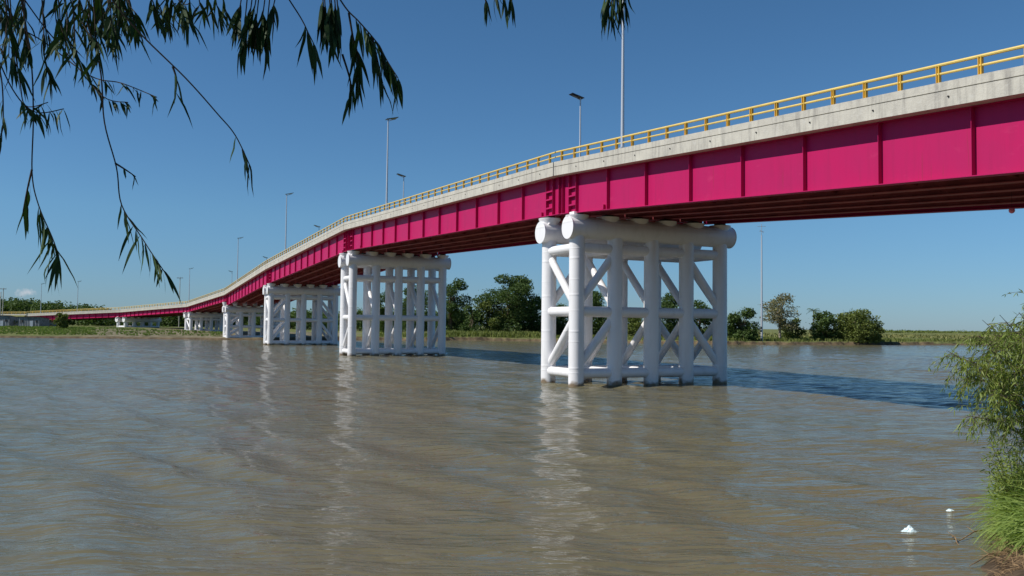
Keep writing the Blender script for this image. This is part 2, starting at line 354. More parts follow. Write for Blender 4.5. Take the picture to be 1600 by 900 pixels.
# ------------------------------------------------------------------ bridge geometry
U1 = Vector((-0.431, 0.902, 0)).normalized()
P1 = Vector((3.44, 59.3, 0))
PN = {}
PN[0] = P1 - U1 * 53.0; PN[1] = P1.copy(); PN[2] = P1 + U1 * 55.7; PN[3] = P1 + U1 * 111.4; PN[4] = P1 + U1 * 167.6
PN[5] = Vector((-94.5, 255, 0)); PN[6] = Vector((-127, 284, 0)); PN[7] = Vector((-168, 303, 0)); PN[8] = Vector((-232, 322, 0))
ZD = {0: 10.6, 1: 14.2, 2: 15.8, 3: 13.85, 4: 10.7, 5: 8.5, 6: 7.0, 7: 5.5, 8: 4.7}     # underside of slab
DEPTH = {0: 2.58, 1: 2.58, 2: 2.58, 3: 2.58, 4: 1.45, 5: 1.45, 6: 1.45}
def vdir(u): return Vector((u.y, -u.x, 0))          # away from the near edge
def node_v(i):
    a = (PN[i] - PN[max(i - 1, 0)]); b = (PN[min(i + 1, 8)] - PN[i])
    a = a.normalized() if a.length > 0 else b.normalized(); b = b.normalized() if b.length > 0 else a
    u = (a + b).normalized(); v = vdir(u); return v / max(0.5, v.dot(vdir(b)))
NW = 6; GS = 11.85 / 5

def post_mesh():
    mb = MB()
    for s in (-0.055, 0.055):       # two plates with a gap
        mb.box((s, 0, 0.345), (0.035, 0.13, 0.69))
    mb.box((0, 0, 0.012), (0.24, 0.2, 0.024)); mb.box((0, 0, 0.36), (0.07, 0.03, 0.62))
    return mb.mesh('railing_post', M['yellow'])
POST = post_mesh()
def lamp_far_near(): pass

def section(i, j, f, t, z):
    """point of span between pier i and j: f 0..1 along, t across, z above slab underside"""
    p = PN[i].lerp(PN[j], f); v = node_v(i).lerp(node_v(j), f); zz = ZD[i] * (1 - f) + ZD[j] * f
    return Vector((p.x + v.x * t, p.y + v.y * t, zz + z))
def bar(mb, i, j, f0, f1, t0, t1, z0, z1, n=1):
    for k in range(n):
        a = f0 + (f1 - f0) * k / n; b = f0 + (f1 - f0) * (k + 1) / n
        S = lambda f, t, z: section(i, j, f, t, z)
        mb.hexa([S(a, t0, z0), S(b, t0, z0), S(b, t1, z0), S(a, t1, z0), S(a, t0, z1), S(b, t0, z1), S(b, t1, z1), S(a, t1, z1)])

SPAN_LABEL = {0: 'nearest magenta span, with the largest panels, running out of the picture at the right',
              1: 'magenta girder span between the two biggest white piers', 2: 'steep magenta span between the second and third white piers',
              3: 'magenta span between the third white pier and the slim pier at the water edge', 4: 'shallow magenta span dropping over the mud bank beside the shoreline pier',
              5: 'low magenta span between two short piers on the mud flat', 6: 'lowest magenta span, ending behind the grey sheds at the far left'}
def make_span(i):
    j = i + 1; Ln = (PN[j] - PN[i]).length; u = (PN[j] - PN[i]).normalized(); v = vdir(u); dp = DEPTH[i]
    root = empty('bridge_span', section(i, j, 0.5, 5.9, -dp), SPAN_LABEL[i], 'bridge span', 'magenta spans of the bridge')
    g0 = 0.06 / Ln; g1 = 1 - g0
    ang = math.atan2(u.y, u.x)
    # deck slab and asphalt
    mb = MB(); bar(mb, i, j, g0, g1, -0.42, 12.27, 0.001, 0.27); mb.build('deck_slab', M['concrete'], root)
    mb = MB(); bar(mb, i, j, g0, g1, -0.35, 12.2, 0.272, 0.32); mb.build('asphalt_surface', M['asphalt'], root)
    # parapets: face beam with a coping that stands slightly proud, groove between
    for t0, sgn in ((-0.78, 1), (12.63, -1)):
        mb = MB()
        bar(mb, i, j, g0, g1, *sorted((t0, t0 + sgn * 0.358)), 0.0, 0.585)
        bar(mb, i, j, g0, g1, *sorted((t0 + sgn * 0.05, t0 + sgn * 0.355)), 0.585, 0.625)
        bar(mb, i, j, g0, g1, *sorted((t0 + sgn * 0.0, t0 + sgn * 0.40)), 0.625, 0.94)
        par = mb.build('parapet', M['concrete'], root)
        if sgn == 1 and i <= 2:
            k = 0
            d = 2.0
            while d < Ln - 1:
                p = section(i, j, d / Ln, t0 - 0.012, 0.36)
                q = MB(); q.tube([p - v * 0.03, p + v * 0.02], 0.035, 8); q.build('drain_hole', M['dark'], par); d += 3.42
        # railing
        rt = t0 + sgn * 0.19
        rl = MB(); rl.tube([section(i, j, g0, rt, 0.94 + 0.70), section(i, j, g1, rt, 0.94 + 0.70)], 0.064, 8)
        rail = rl.build('railing', M['rail'], root, smooth=True)
        r2 = MB(); r2.tube([section(i, j, g0, rt, 0.94 + 0.36), section(i, j, g1, rt, 0.94 + 0.36)], 0.050, 8); r2.build('middle_rail', M['rail'], rail, smooth=True)
        n = int(Ln / 1.69); 
        for k in range(n):
            f = (k + 0.5) / n
            inst('railing_post', POST, rail, section(i, j, f, rt, 0.94), ang)
    # girders
    tf = 0.035; zb = -dp
    offs = [4.2 / 2 + 3.85]
    L = 4.16 if i == 0 else 4.38
    if i == 0: st = [Ln * 0 for _ in ()]; dist = [6.0 + L * k for k in range(11)]; frs = [1 - d / Ln for d in ()]
    for gidx in range(NW):
        t = GS * gidx
        mb = MB()
        bar(mb, i, j, g0, g1, t - 0.012, t + 0.012, -dp + tf, -tf)
        bar(mb, i, j, g0, g1, t - 0.26, t + 0.26, -dp, -dp + tf)
        bar(mb, i, j, g0, g1, t - 0.22, t + 0.22, -tf, -0.002)
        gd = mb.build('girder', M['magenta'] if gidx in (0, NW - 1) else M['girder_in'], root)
        if gidx == 0:
            gd['label'] = 'sunlit magenta fascia girder'
            if i <= 3:
                interior = [5.95 + 4.38 * k for k in range(11)]
                if i == 0: interior = [Ln - (6.0 + 4.16 * k) for k in range(11)]
                bears = [2.1, 1.15, Ln - 2.1, Ln - 1.15, 0.25, Ln - 0.25]
            else:
                interior = [3.2 + (Ln - 6.4) * k / 13 for k in range(14)]; bears = [1.2, Ln - 1.2]
            for d in interior + bears:
                q = MB(); f = d / Ln; e = 0.011 / Ln
                bar(q, i, j, f - e, f + e, t - 0.235, t - 0.0125, -dp + tf + 0.001, -tf - 0.001); q.build('stiffener', M['magenta'], gd)
            if i <= 2:
                # jacking lugs between the bearing stiffeners
                for d0 in (1.62, Ln - 1.62):
                    for h in (-dp + 0.55, -dp + 1.15, -dp + 1.7):
                        q = MB(); p = section(i, j, d0 / Ln, t - 0.13, h); q.box(p, (0.9, 0.2, 0.10), ang); q.build('lug_plate', M['magenta'], gd)
                for d0 in (3.1, Ln - 3.1 - 2.2):
                    q = MB(); p = section(i, j, (d0 if d0 < 5 else d0) / Ln, t - 0.10, -dp + 0.20); q.box(p, (0.45, 0.16, 0.30), ang); q.build('jacking_block', M['magenta'], gd)
    # cross frames between girders
    n = 12 if i <= 3 else 7
    for k in range(1, n):
        f = k / n; q = MB()
        for gidx in range(NW - 1):
            a = GS * gidx + 0.02; b = GS * (gidx + 1) - 0.02
            q.tube([section(i, j, f, a, -dp + 0.3), section(i, j, f, b, -0.3)], 0.045, 5); q.tube([section(i, j, f, b, -dp + 0.3), section(i, j, f, a, -0.3)], 0.045, 5)
            q.tube([section(i, j, f, a, -dp + 0.24), section(i, j, f, b, -dp + 0.24)], 0.05, 5)
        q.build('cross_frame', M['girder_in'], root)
for i in range(7): make_span(i)

# ------------------------------------------------------------------ piers
def make_pier(i, base, cap_z, up, mid, low, label, row_diag=True):
    u = (PN[min(i + 1, 8)] - PN[i - 1]).normalized(); v = vdir(u); c = PN[i]; c = Vector((c.x, c.y, 0))
    root = empty('bridge_pier', c + v * 5.9 + Vector((0, 0, base)), label, 'bridge pier', 'white tubular piers carrying the bridge')
    HS = 1.95; TS = 11.85 / 4
    pt = lambda r, k, z: c + u * (HS * r) + v * (TS * k) + Vector((0, 0, z))   # r -1 near row, +1 far row
    gz = lambda k: min(-1.0, base - 1.0)
    for r in (-1, 1):
        q = MB(); n = 40
        e0 = c + u * (HS * r) - v * 0.72 + Vector((0, 0, cap_z)); e1 = c + u * (HS * r) + v * 12.72 + Vector((0, 0, cap_z))
        q.tube([e0, e1], 0.745, 40)
        cap = q.build('cap_beam', M['white'], root, smooth=True)
        for e, s in ((e0, -1), (e1, 1)):
            q = MB(); q.tube([e + v * (s * 0.001), e + v * (s * 0.025)], 0.775, 40); q.build('end_plate', M['white'], cap, smooth=True)
        for k in range(5):
            zs = [base - 1.2]; rd = [.515]; zz = base + .9
            while zz < cap_z - .6: zs += [zz - .06, zz - .04, zz - .015, zz + .015, zz + .04, zz + .06]; rd += [.515, .515, .523, .523, .515, .515]; zz += 2.05
            q = MB(); q.tube([pt(r, k, z_) for z_ in zs + [cap_z]], rd + [.515], 32); q.build('column', M['white'], root, smooth=True)
        # rows of struts
        for z in [z for z in (up, mid, low) if z is not None]:
            for k in range(4):
                q = MB(); q.tube([pt(r, k, z), pt(r, k + 1, z)], 0.335, 20); q.build('strut', M['white'], root, smooth=True)
        if mid is not None and row_diag:
            for k, s in ((0, 1), (3, 0)):
                for za, zb in ((up, mid), (mid, low)):
                    a = pt(r, k + s, za - 0.25); b = pt(r, k + 1 - s, zb + 0.3)
                    q = MB(); q.tube([a, b], 0.27, 18); q.build('diagonal_brace', M['white'], root, smooth=True)
        # bearings: flared pedestals carrying each girder
        fl = section(i - 1, i, 1, 0, 0).z - (DEPTH[i - 1] if r == -1 else DEPTH[min(i, 6)])
        ui = (PN[i] - PN[i - 1]).normalized() if r == -1 else (PN[min(i + 1, 8)] - PN[i]).normalized()
        for gidx in range(NW):
            f_sp = (1 - HS / (PN[i] - PN[i - 1]).length) if r == -1 else HS / (PN[min(i + 1, 8)] - PN[i]).length
            gp = section(i - 1, i, f_sp, GS * gidx, -DEPTH[i - 1]) if r == -1 else section(i, min(i + 1, 8), f_sp, GS * gidx, -DEPTH[min(i, 6)])
            axis_t = (Vector((gp.x, gp.y, 0)) - (c + u * (HS * r))).dot(v)
            b0 = c + u * (HS * r) + v * axis_t; 
            top = gp.z - 0.17
            q = MB(); q.tube([Vector((b0.x, b0.y, cap_z + 0.05)), Vector((b0.x, b0.y, max(cap_z + 0.6, top - 0.12))), Vector((b0.x, b0.y, max(cap_z + 0.7, top)))], [0.30, 0.76, 0.78], 24)
            pd = q.build('bearing_pedestal', M['white'], root, smooth=True)
            q = MB(); q.box((b0.x, b0.y, (top + gp.z) / 2 - 0.003), (0.62, 0.55, gp.z - top - 0.012), math.atan2(u.y, u.x)); q.build('bearing_pad', M['dark'], pd)
        # curved lifting bracket over the near end of the cap
        q = MB(); b0 = c + u * (HS * r) - v * 0.30
        arc = [b0 + Vector((0, 0, cap_z)) + u * (0.80 * math.cos(a)) + Vector((0, 0, 0.80 * math.sin(a))) for a in [R_(x) for x in range(40, 141, 12)]]
        q.tube(arc, 0.09, 8); q.box(b0 + Vector((0, 0, cap_z + 0.93)), (0.62, 0.24, 0.22), math.atan2(u.y, u.x)); q.build('lifting_bracket', M['white'], cap)
    # frames joining the two rows
    for k in range(5):
        for z in [z for z in (up, mid, low) if z is not None]:
            q = MB(); q.tube([pt(-1, k, z), pt(1, k, z)], 0.315, 20); q.build('cross_strut', M['white'], root, smooth=True)
        if mid is not None:
            q = MB(); q.tube([pt(1, k, up - 0.3), pt(-1, k, mid + 0.2)], 0.26, 18); q.build('diagonal_brace', M['white'], root, smooth=True)
            q = MB(); q.tube([pt(-1, k, mid - 0.2), pt(1, k, low + 0.25)], 0.26, 18); q.build('diagonal_brace', M['white'], root, smooth=True)
        elif up is not None and low is not None:
            q = MB(); q.tube([pt(1, k, up - 0.1), pt(-1, k, low + 0.1)], 0.2, 14); q.build('diagonal_brace', M['white'], root, smooth=True)
make_pier(1, 0, 10.5, 9.2, 4.97, 0.85, 'largest white tubular pier, standing in the river right of the middle of the picture')
make_pier(2, 0, 11.95, 9.75, 4.8, 0.55, 'tallest white pier, second from the right, out in mid river', False)
make_pier(3, 0, 10.0, 8.75, 4.6, 0.45, 'white pier in the water, third from the right')
make_pier(4, 0, 7.25, 5.9, 3.1, 0.6, 'slim looking white pier standing right at the water edge of the mud bank')
make_pier(5, 1.0, 6.1, 4.9, None, 1.5, 'short white pier on the mud flat just behind the shoreline')
make_pier(6, 1.9, 4.6, None, None, 2.35, 'stubby white pier with legs almost buried in the bank, leftmost of the piers')
make_pier(7, 2.0, 3.15, None, None, None, 'lowest white bridge support, hidden among the grey sheds at the far left')

# approach ramp beyond the last span
def approach():
    mb = MB()
    a = PN[7]; b = PN[8]; u = (b - a).normalized(); v = vdir(u)
    A = [a + v * -1 + Vector((0, 0, 0)), b + v * -1, b + v * 13, a + v * 13]
    zb, zt0, zt1 = 0.5, ZD[7] + 0.3, ZD[8] + 0.3
    far = b + u * 300
    pts = []
    mb.hexa([a - v * 6 + u * 2 + Vector((0, 0, zb)), far - v * 6 + Vector((0, 0, zb)), far + v * 18 + Vector((0, 0, zb)), a + v * 18 + u * 2 + Vector((0, 0, zb)),
             a - v * 0.9 + u * 0.6 + Vector((0, 0, zt0)), far - v * 0.9 + Vector((0, 0, zt1)), far + v * 12.7 + Vector((0, 0, zt1)), a + v * 12.7 + u * 0.6 + Vector((0, 0, zt0))])
    o = mb.build('embankment', M['field']); tag(o, 'grassy embankment carrying the road to the low end of the bridge', 'embankment', kind='structure')
    root = empty('approach_railing', a + Vector((0, 0, zt0)), 'yellow railing along the approach road behind the grey sheds', 'railing')
    q = MB()
    q.tube([a + v * -0.6 + u * 0.2 + Vector((0, 0, zt0 + 1.2)), b + v * -0.6 + u * 20 + Vector((0, 0, zt1 + 1.2))], 0.06, 8); q.tube([a + v * -0.6 + u * 0.2 + Vector((0, 0, zt0 + .85)), b + v * -0.6 + u * 20 + Vector((0, 0, zt1 + .85))], 0.05, 8)
    q.build('rail', M['rail'], root)
    q = MB(); e0 = a + v * -0.6 + u * 0.3; e1 = b - v * 0.6 + u * 20
    q.hexa([e0 - v * .15 + Vector((0, 0, zt0)), e1 - v * .15 + Vector((0, 0, zt1)), e1 + v * .15 + Vector((0, 0, zt1)), e0 + v * .15 + Vector((0, 0, zt0)),
            e0 - v * .15 + Vector((0, 0, zt0 + .5)), e1 - v * .15 + Vector((0, 0, zt1 + .5)), e1 + v * .15 + Vector((0, 0, zt1 + .5)), e0 + v * .15 + Vector((0, 0, zt0 + .5))])
    q.build('kerb_wall', M['concrete'], root)
    for k in range(46):
        f = (k + .5) / 46; p = e0.lerp(e1, f); inst('railing_post', POST, root, (p.x, p.y, zt0 + (zt1 - zt0) * f + 0.5), math.atan2(u.y, u.x))
approach()

# ------------------------------------------------------------------ street lamps (solar, on the parapets)
def lamp_meshes():
    q = MB(); q.tube([(0, 0, 0), (0, 0, 10.0)], [0.115, 0.065], 14); pole = q.mesh('pole', M['galv'], smooth=True)
    q = MB(); q.box((0, 0, 0.02), (0.4, 0.4, 0.04)); 
    for sx in (-1, 1):
        for sy in (-1, 1): q.tube([(sx * .14, sy * .14, 0.04), (sx * .14, sy * .14, 0.12)], 0.018, 6)
    base = q.mesh('base_plate', M['galv'])
    q = MB(); t = Matrix.Rotation(R_(-14), 3, 'Y'); q.box((0.42, 0, 10.14), (1.35, 0.72, 0.05), tilt=t); panel = q.mesh('solar_panel', M['panel'])
    q = MB(); q.tube([(0, 0, 9.8), (0.45, 0, 9.98), (0.62, 0, 10.05)], 0.03, 8); arm = q.mesh('arm', M['galv'])
    q = MB(); q.box((0.62, 0, 10.06), (0.5, 0.2, 0.06), tilt=t); head = q.mesh('lamp_head', M['lamp_head'])
    return pole, base, panel, arm, head
LM = lamp_meshes()
def lamp(loc, rz, label):
    r = empty('street_lamp', loc, label, 'street lamp', 'solar street lamps along the bridge'); r.rotation_euler = (0, 0, rz)
    for n, me in zip(('pole', 'base_plate', 'solar_panel', 'arm', 'lamp_head'), LM):
        o = bpy.data.objects.new(n, me); COL.objects.link(o); o.parent = r
def along(a, t, z=0.94):
    # distance a beyond pier 1 (negative towards the camera) on the main straight
    if a < 0: return section(0, 1, 1 + a / 53.0, t, z)
    n = 1
    while n < 7:
        Ln = (PN[n + 1] - PN[n]).length
        if a <= Ln: return section(n, n + 1, a / Ln, t, z)
        a -= Ln; n += 1
    return section(6, 7, 1, t, z)
for a, lb in ((-8.3, 'nearest lamp pole, running off the top edge right of the middle'), (38.5, 'tall grey lamp pole on the near parapet above the gap between the two biggest piers'),
              (94, 'grey lamp pole on the near parapet just right of the third pier'), (148, 'grey lamp pole on the near parapet over the stretch left of the third pier')):
    lamp(along(a, -0.57), R_(25), lb)
for a, lb in ((19.3, 'lamp with a tilted panel on the far parapet just left of the largest pier\'s top'), (72, 'small lamp on the far parapet directly right of a taller near pole'),
              (126.5, 'tiny lamp head peeking above the far railing left of the second pier'), (180, 'barely visible lamp top above the far railing above the third pier')):
    lamp(along(a, 12.42), R_(205), lb)
def lamp_px(px, n, t, lb, rz):
    best = min([(abs(proj_x(section(n, n + 1, f / 60, t, 0.94)) - px), f / 60) for f in range(61)])
    lamp(section(n, n + 1, best[1], t, 0.94), rz, lb)
CI = CAMROT.to_3x3().inverted()
def proj(p):
    q = CI @ (Vector(p) - Vector((0, 0, CAM_H))); return 800 + 1360 * q.x / -q.z, 450 - 1360 * q.y / -q.z
def proj_x(p): return proj(p)[0]
lamp_px(295, 4, -0.57, 'lamp pole over the land end of the bridge, right of the wooden utility pole', R_(25))
lamp_px(272, 4, 12.42, 'thin lamp pole on the far parapet just left of the wooden utility pole', R_(205))
lamp_px(121, 6, -0.57, 'lamp pole over the low left end of the bridge, farther from the picture edge', R_(25))
lamp_px(64.5, 6, -0.57, 'lamp pole rising above the grey sheds near the left edge', R_(25))

# utility poles
def utility(px, py_top, Y, label, base=1.8, arm=True, r=0.16):
    p = at(px, py_top, Y); root = empty('utility_pole', (p.x, p.y, base), label, 'utility pole')
    q = MB(); q.tube([(p.x, p.y, base - .5), (p.x, p.y, p.z)], [r, r * .7], 10); q.build('pole', M['concrete'], root, smooth=True)
    if arm:
        q = MB(); q.box((p.x, p.y - 0.2, p.z - 0.35), (2.2, 0.12, 0.14)); ar = q.build('crossarm', M['bark'], root)
        for s in (-0.95, -0.5, 0.5, 0.95):
            q = MB(); q.tube([(p.x + s, p.y - .2, p.z - .28), (p.x + s, p.y - .2, p.z - .02)], 0.06, 8); q.build('insulator', M['lamp_head'], ar)
    return Vector((p.x, p.y - .2, p.z - .03))
u1 = utility(281.5, 433, 315, 'grey utility pole with a crossarm, standing behind the left part of the bridge')
u2 = utility(5.5, 450, 300, 'utility pole with a crossarm above the trees at the left edge')
utility(1.5, 456, 285, 'plain pole cut by the left edge beside the crossarm pole', arm=False)
# tall guyed mast across the river
p = at(1190, 352, 226); root = empty('mast', (p.x, p.y, 0.9), 'very tall thin white mast on the far bank beside the pale tree', 'mast')
q = MB(); q.tube([(p.x, p.y, 0.2), (p.x, p.y, p.z - 2.6)], [0.30, 0.16], 12); q.build('pole', M['galv'], root, smooth=True)
q = MB(); q.tube([(p.x, p.y, p.z - 2.6), (p.x, p.y, p.z + .3)], 0.07, 8); ant = q.build('antenna', M['lamp_head'], root)
q = MB(); q.box((p.x, p.y, p.z - .3), (2.2, .08, .08)); q.box((p.x, p.y, p.z - 1.6), (1.2, .08, .08)); q.tube([(p.x - .5, p.y, p.z - 1.2), (p.x + .6, p.y, p.z - 2)], .04, 6); q.build('antenna_arm', M['lamp_head'], ant)

# pink ball hanging under the girders at the right
p = at(1581, 329, 36); root = empty('marker_ball', p, 'small pink ball hanging just under the girders at the right', 'ball')
q = MB(); n = 10
for a in range(n):
    for b_ in range(16): pass
pts = [(p.x, p.y, p.z - .12 * math.cos(R_(x))) for x in range(0, 181, 15)]; rad = [max(.003, .12 * math.sin(R_(x))) for x in range(0, 181, 15)]
q.tube(pts, rad, 18); q.build('ball', M['pink'], root, smooth=True)
q = MB(); q.tube([(p.x, p.y, p.z + .08), (p.x, p.y, p.z + 1.6)], .006, 5); q.build('cord', M['dark'], root)

# ------------------------------------------------------------------ foliage helpers
def leaf_cards(mb_v, mb_f, P, size, rs, aspect=0.5, up_bias=0.35):
    """irregular leaf-clump faces at the points P"""
    for p in P:
        n = rs.normal(size=3); n[2] = abs(n[2]) + up_bias; n /= np.linalg.norm(n)
        a = np.cross(n, rs.normal(size=3)); a /= np.linalg.norm(a) + 1e-9; b = np.cross(n, a)
        s = size * (0.6 + 0.8 * rs.random()); w = s * aspect
        k = len(mb_v)
        mb_v += [tuple(p - a * s * .5), tuple(p + b * w * .5 + a * s * .05 + n * s * .08), tuple(p + a * s * .5), tuple(p - b * w * .5 - a * s * .05 + n * s * .05)]
        mb_f.append((k, k + 1, k + 2, k + 3))
def mesh_obj(name, V, F, material, parent=None, origin=(0, 0, 0)):
    o = Vector(origin); me = bpy.data.meshes.new(name)
    me.from_pydata([(x - o.x, y - o.y, z - o.z) for x, y, z in V], [], F); me.update(); me.materials.append(material)
    ob = bpy.data.objects.new(name, me); COL.objects.link(ob)
    if parent: ob.parent = parent; ob.location = o - world_loc(parent)
    else: ob.location = o
    return ob
def clump_points(c, r, n, rs, shell=0.55):
    d = rs.normal(size=(n, 3)); d /= np.linalg.norm(d, axis=1)[:, None]
    rad = shell + (1 - shell) * rs.random(n) ** 0.7
    lump = 1 + 0.22 * np.sin(d[:, 0] * 5 + c[0]) * np.sin(d[:, 1] * 6 + c[1]) + 0.12 * np.sin(d[:, 2] * 9)
    P = np.array(c) + d * (rad * lump)[:, None] * np.array(r)
    return P
def far_tree(name, px, y_top, Y, w_px, label, leaf='leaf_a', cat='tree', bark='bark', crown_low=0.2, gaps=0.0, seed=0, dens=1.0, size=0.55, lobes=14, flat=1.0, group=None):
    s = 1360 / Y; rs = np.random.default_rng(seed + int(px)); top = at(px, y_top, Y); gz = float(ground_z(top.x, top.y)); H = top.z - gz; W = w_px / s / 2
    root = empty(name, (top.x, top.y, gz), label, cat, group)
    V = []; F = []; limbs = MB(); tr = MB()
    tips = []
    tp = [(top.x, top.y, gz - .4), (top.x + .1 * W * (rs.random() - .5), top.y, gz + H * .25), (top.x + .2 * W * (rs.random() - .5), top.y, gz + H * .55), (top.x, top.y, gz + H * .85)]
    tr.tube(tp, [H * .028 + .06, H * .022 + .04, H * .012 + .03, .03], 8)
    for k in range(lobes):
        zf = crown_low + (1 - crown_low) * (k + rs.random()) / lobes
        prof = math.sin(math.pi * min(0.98, max(0.10, (zf - crown_low * .6) / (1.06 - crown_low * .6)))) ** 0.55
        a = rs.random() * 6.283; rr_ = W * prof * (0.35 + 0.5 * rs.random())
        cr = W * (0.36 + 0.24 * rs.random()) * (0.8 if zf > .8 else 1)
        c = np.array([top.x + rr_ * math.cos(a), top.y + rr_ * math.sin(a), gz + H * zf - cr * .5 * flat])
        if c[2] + cr * .75 * flat > top.z: c[2] = top.z - cr * .75 * flat
        c[2] = max(c[2], gz + cr * .4)
        n = int(330 * dens * (cr / 2.0) ** 1.6) + 90
        leaf_cards(V, F, clump_points(c, (cr, cr, cr * .72 * flat), n, rs, 0.5), size, rs, 0.62)
        m = Vector(tp[1]).lerp(Vector(tp[3]), rs.random() * .7)
        mid_ = m.lerp(Vector(c), .5) + Vector((0, 0, -.1 * cr))
        limbs.tube([m, mid_, Vector(c)], [H * .009 + .03, H * .006 + .02, .02], 5, cap=False)
    # loose sprays break the outline
    P = clump_points((top.x, top.y, gz + H * (.5 + crown_low * .45)), (W * .96, W * .96, H * (.46 - crown_low * .42)), int(90 * dens), rs, 0.85)
    P = P[P[:, 2] > gz + .1]
    leaf_cards(V, F, P, size * .9, rs, 0.6)
    tr.build('trunk', M[bark], root, smooth=True); limbs.build('limbs', M[bark], root, smooth=True, recalc=False)
    mesh_obj('crown', V, F, M[leaf], root, root.location)
    return root

G_T = 'trees along the far bank'
far_tree('broadleaf_tree', 797, 428, 252, 92, 'tallest spreading tree on the far bank, left of the largest pier', 'leaf_a', crown_low=.22, lobes=22, seed=3, group=G_T, dens=.9, flat=.7)
far_tree('broadleaf_tree', 832, 463, 256, 60, 'rounded dark tree partly hidden by the left edge of the largest pier', 'leaf_a', crown_low=.05, lobes=14, seed=4, group=G_T)
far_tree('broadleaf_tree', 766, 470, 250, 52, 'low bushy tree filling the left foot of the tallest far tree', 'leaf_b', crown_low=.05, lobes=12, seed=5, group=G_T)
far_tree('broadleaf_tree', 706, 434, 255, 58, 'tall ragged tree right beside the second pier', 'leaf_a', crown_low=.12, lobes=16, seed=6, group=G_T, dens=.9)
far_tree('shrub', 738, 477, 248, 46, 'dark round bush between the ragged tree and the tallest far tree', 'leaf_a', 'shrub', crown_low=.03, lobes=10, seed=7)
far_tree('broadleaf_tree', 655, 446, 262, 60, 'tree seen through the right bays of the second pier', 'leaf_a', crown_low=.1, lobes=14, seed=8, group=G_T)
far_tree('broadleaf_tree', 606, 452, 268, 50, 'tree seen through the left bays of the second pier', 'leaf_a', crown_low=.1, lobes=12, seed=9, group=G_T)
far_tree('broadleaf_tree', 880, 474, 262, 56, 'tree just visible through the first bay of the largest pier', 'leaf_a', crown_low=.05, lobes=12, seed=10, group=G_T)
far_tree('broadleaf_tree', 940, 452, 262, 62, 'dark tree seen through the second bay of the largest pier', 'leaf_a', crown_low=.05, lobes=14, seed=11, group=G_T)
far_tree('broadleaf_tree', 995, 488, 258, 50, 'low tree seen through the middle of the largest pier', 'leaf_b', crown_low=.05, lobes=10, seed=12, group=G_T)
far_tree('broadleaf_tree', 1044, 457, 250, 64, 'leafy tree seen through the fourth bay of the largest pier', 'leaf_a', crown_low=.06, lobes=14, seed=13, group=G_T)
far_tree('shrub', 1092, 468, 250, 60, 'bushy crown seen through the last bay of the largest pier', 'leaf_a', 'shrub', crown_low=.05, lobes=12, seed=14)
far_tree('shrub', 1162, 481, 222, 56, 'dark rounded bush between the largest pier and the white mast', 'leaf_a', 'shrub', crown_low=.06, lobes=14, seed=15)
far_tree('broadleaf_tree', 1219, 458, 234, 64, 'pale thin crowned tree with light bark just right of the white mast', 'leaf_c', crown_low=.32, lobes=18, seed=16, dens=.42, bark='pale_bark', flat=.6, size=.42)
far_tree('shrub', 1238, 497, 240, 34, 'small green bush under the pale tree', 'leaf_b', 'shrub', crown_low=.04, lobes=8, seed=17)
far_tree('shrub', 1284, 486, 236, 50, 'dark bush under the little palm', 'leaf_a', 'shrub', crown_low=.04, lobes=12, seed=18)
far_tree('shrub', 1338, 483, 234, 74, 'widest olive bush, right end of the bushes on the far bank', 'leaf_b', 'shrub', crown_low=.03, lobes=18, seed=19, bark='pale_bark')
far_tree('shrub', 1365, 503, 232, 26, 'small low bush at the right foot of the widest olive bush', 'leaf_b', 'shrub', crown_low=.03, lobes=7, seed=20)
far_tree('shrub', 96, 489, 232, 26, 'upright green bush to the right of both grey sheds', 'leaf_b', 'shrub', crown_low=.05, lobes=9, seed=21)
far_tree('shrub', 20, 497, 246, 14, 'small bush between the two grey sheds', 'leaf_b', 'shrub', crown_low=.03, lobes=6, seed=22)
# palm
p = at(1271, 485, 238); gz = float(ground_z(p.x, p.y)); root = empty('palm_tree', (p.x, p.y, gz), 'small palm poking above the bushes right of the pale tree', 'palm')
q = MB(); q.tube([(p.x, p.y, gz - .3), (p.x + .2, p.y, gz + 3), (p.x, p.y, p.z)], [.22, .16, .13], 8); q.build('trunk', M['bark'], root, smooth=True)
V = []; F = []; rs = np.random.default_rng(3)
for k in range(17):
    a = k * 2.4; el = .9 - 1.1 * rs.random(); pr = None; L_ = 2.4
    for s in range(9):
        f = s / 8; c = Vector((p.x + math.cos(a) * math.cos(el) * L_ * f, p.y + math.sin(a) * math.cos(el) * L_ * f, p.z + math.sin(el) * L_ * f - 1.2 * f * f))
        if pr is not None:
            d = (c - pr).normalized(); side = d.cross(Vector((0, 0, 1))).normalized(); w = .5 * math.sin(math.pi * min(.95, f)) + .08
            for sg in (-1, 1):
                i0 = len(V); V += [tuple(pr), tuple(pr.lerp(c, .55)), tuple(pr.lerp(c, .9) + side * sg * w - Vector((0, 0, .22)))]; F.append((i0, i0 + 1, i0 + 2))
        pr = c
mesh_obj('fronds', V, F, M['leaf_a'], root, root.location)

# distant wood on the left, one mass
def wood():
    V = []; F = []; rs = np.random.default_rng(8); tr = MB()
    for k in range(430):
        px = -120 + 860 * rs.random(); Y = 345 + 130 * rs.random()
        hh = (11.3 - max(0, px) / 45 + 1.6 * rs.random()) if px < 160 else (6.0 + 3.5 * rs.random())
        if 160 <= px < 330: hh = 5 + 3 * rs.random()
        p = at(px, 500, Y); gz = 1.5
        for l in range(5):
            cr = 2.4 + 1.6 * rs.random(); c = np.array([p.x + rs.normal() * 2.2, p.y + rs.normal() * 2, gz + min(hh - cr * .7, hh * (.2 + .75 * rs.random()))])
            leaf_cards(V, F, clump_points(c, (cr, cr, cr * .7), 75, rs, .5), 1.0, rs, .65)
    o = mesh_obj('woodland', V, F, M['leaf_a']); tag(o, 'dense green wood spread behind the left part of the bridge', 'wood', kind='stuff')
wood()

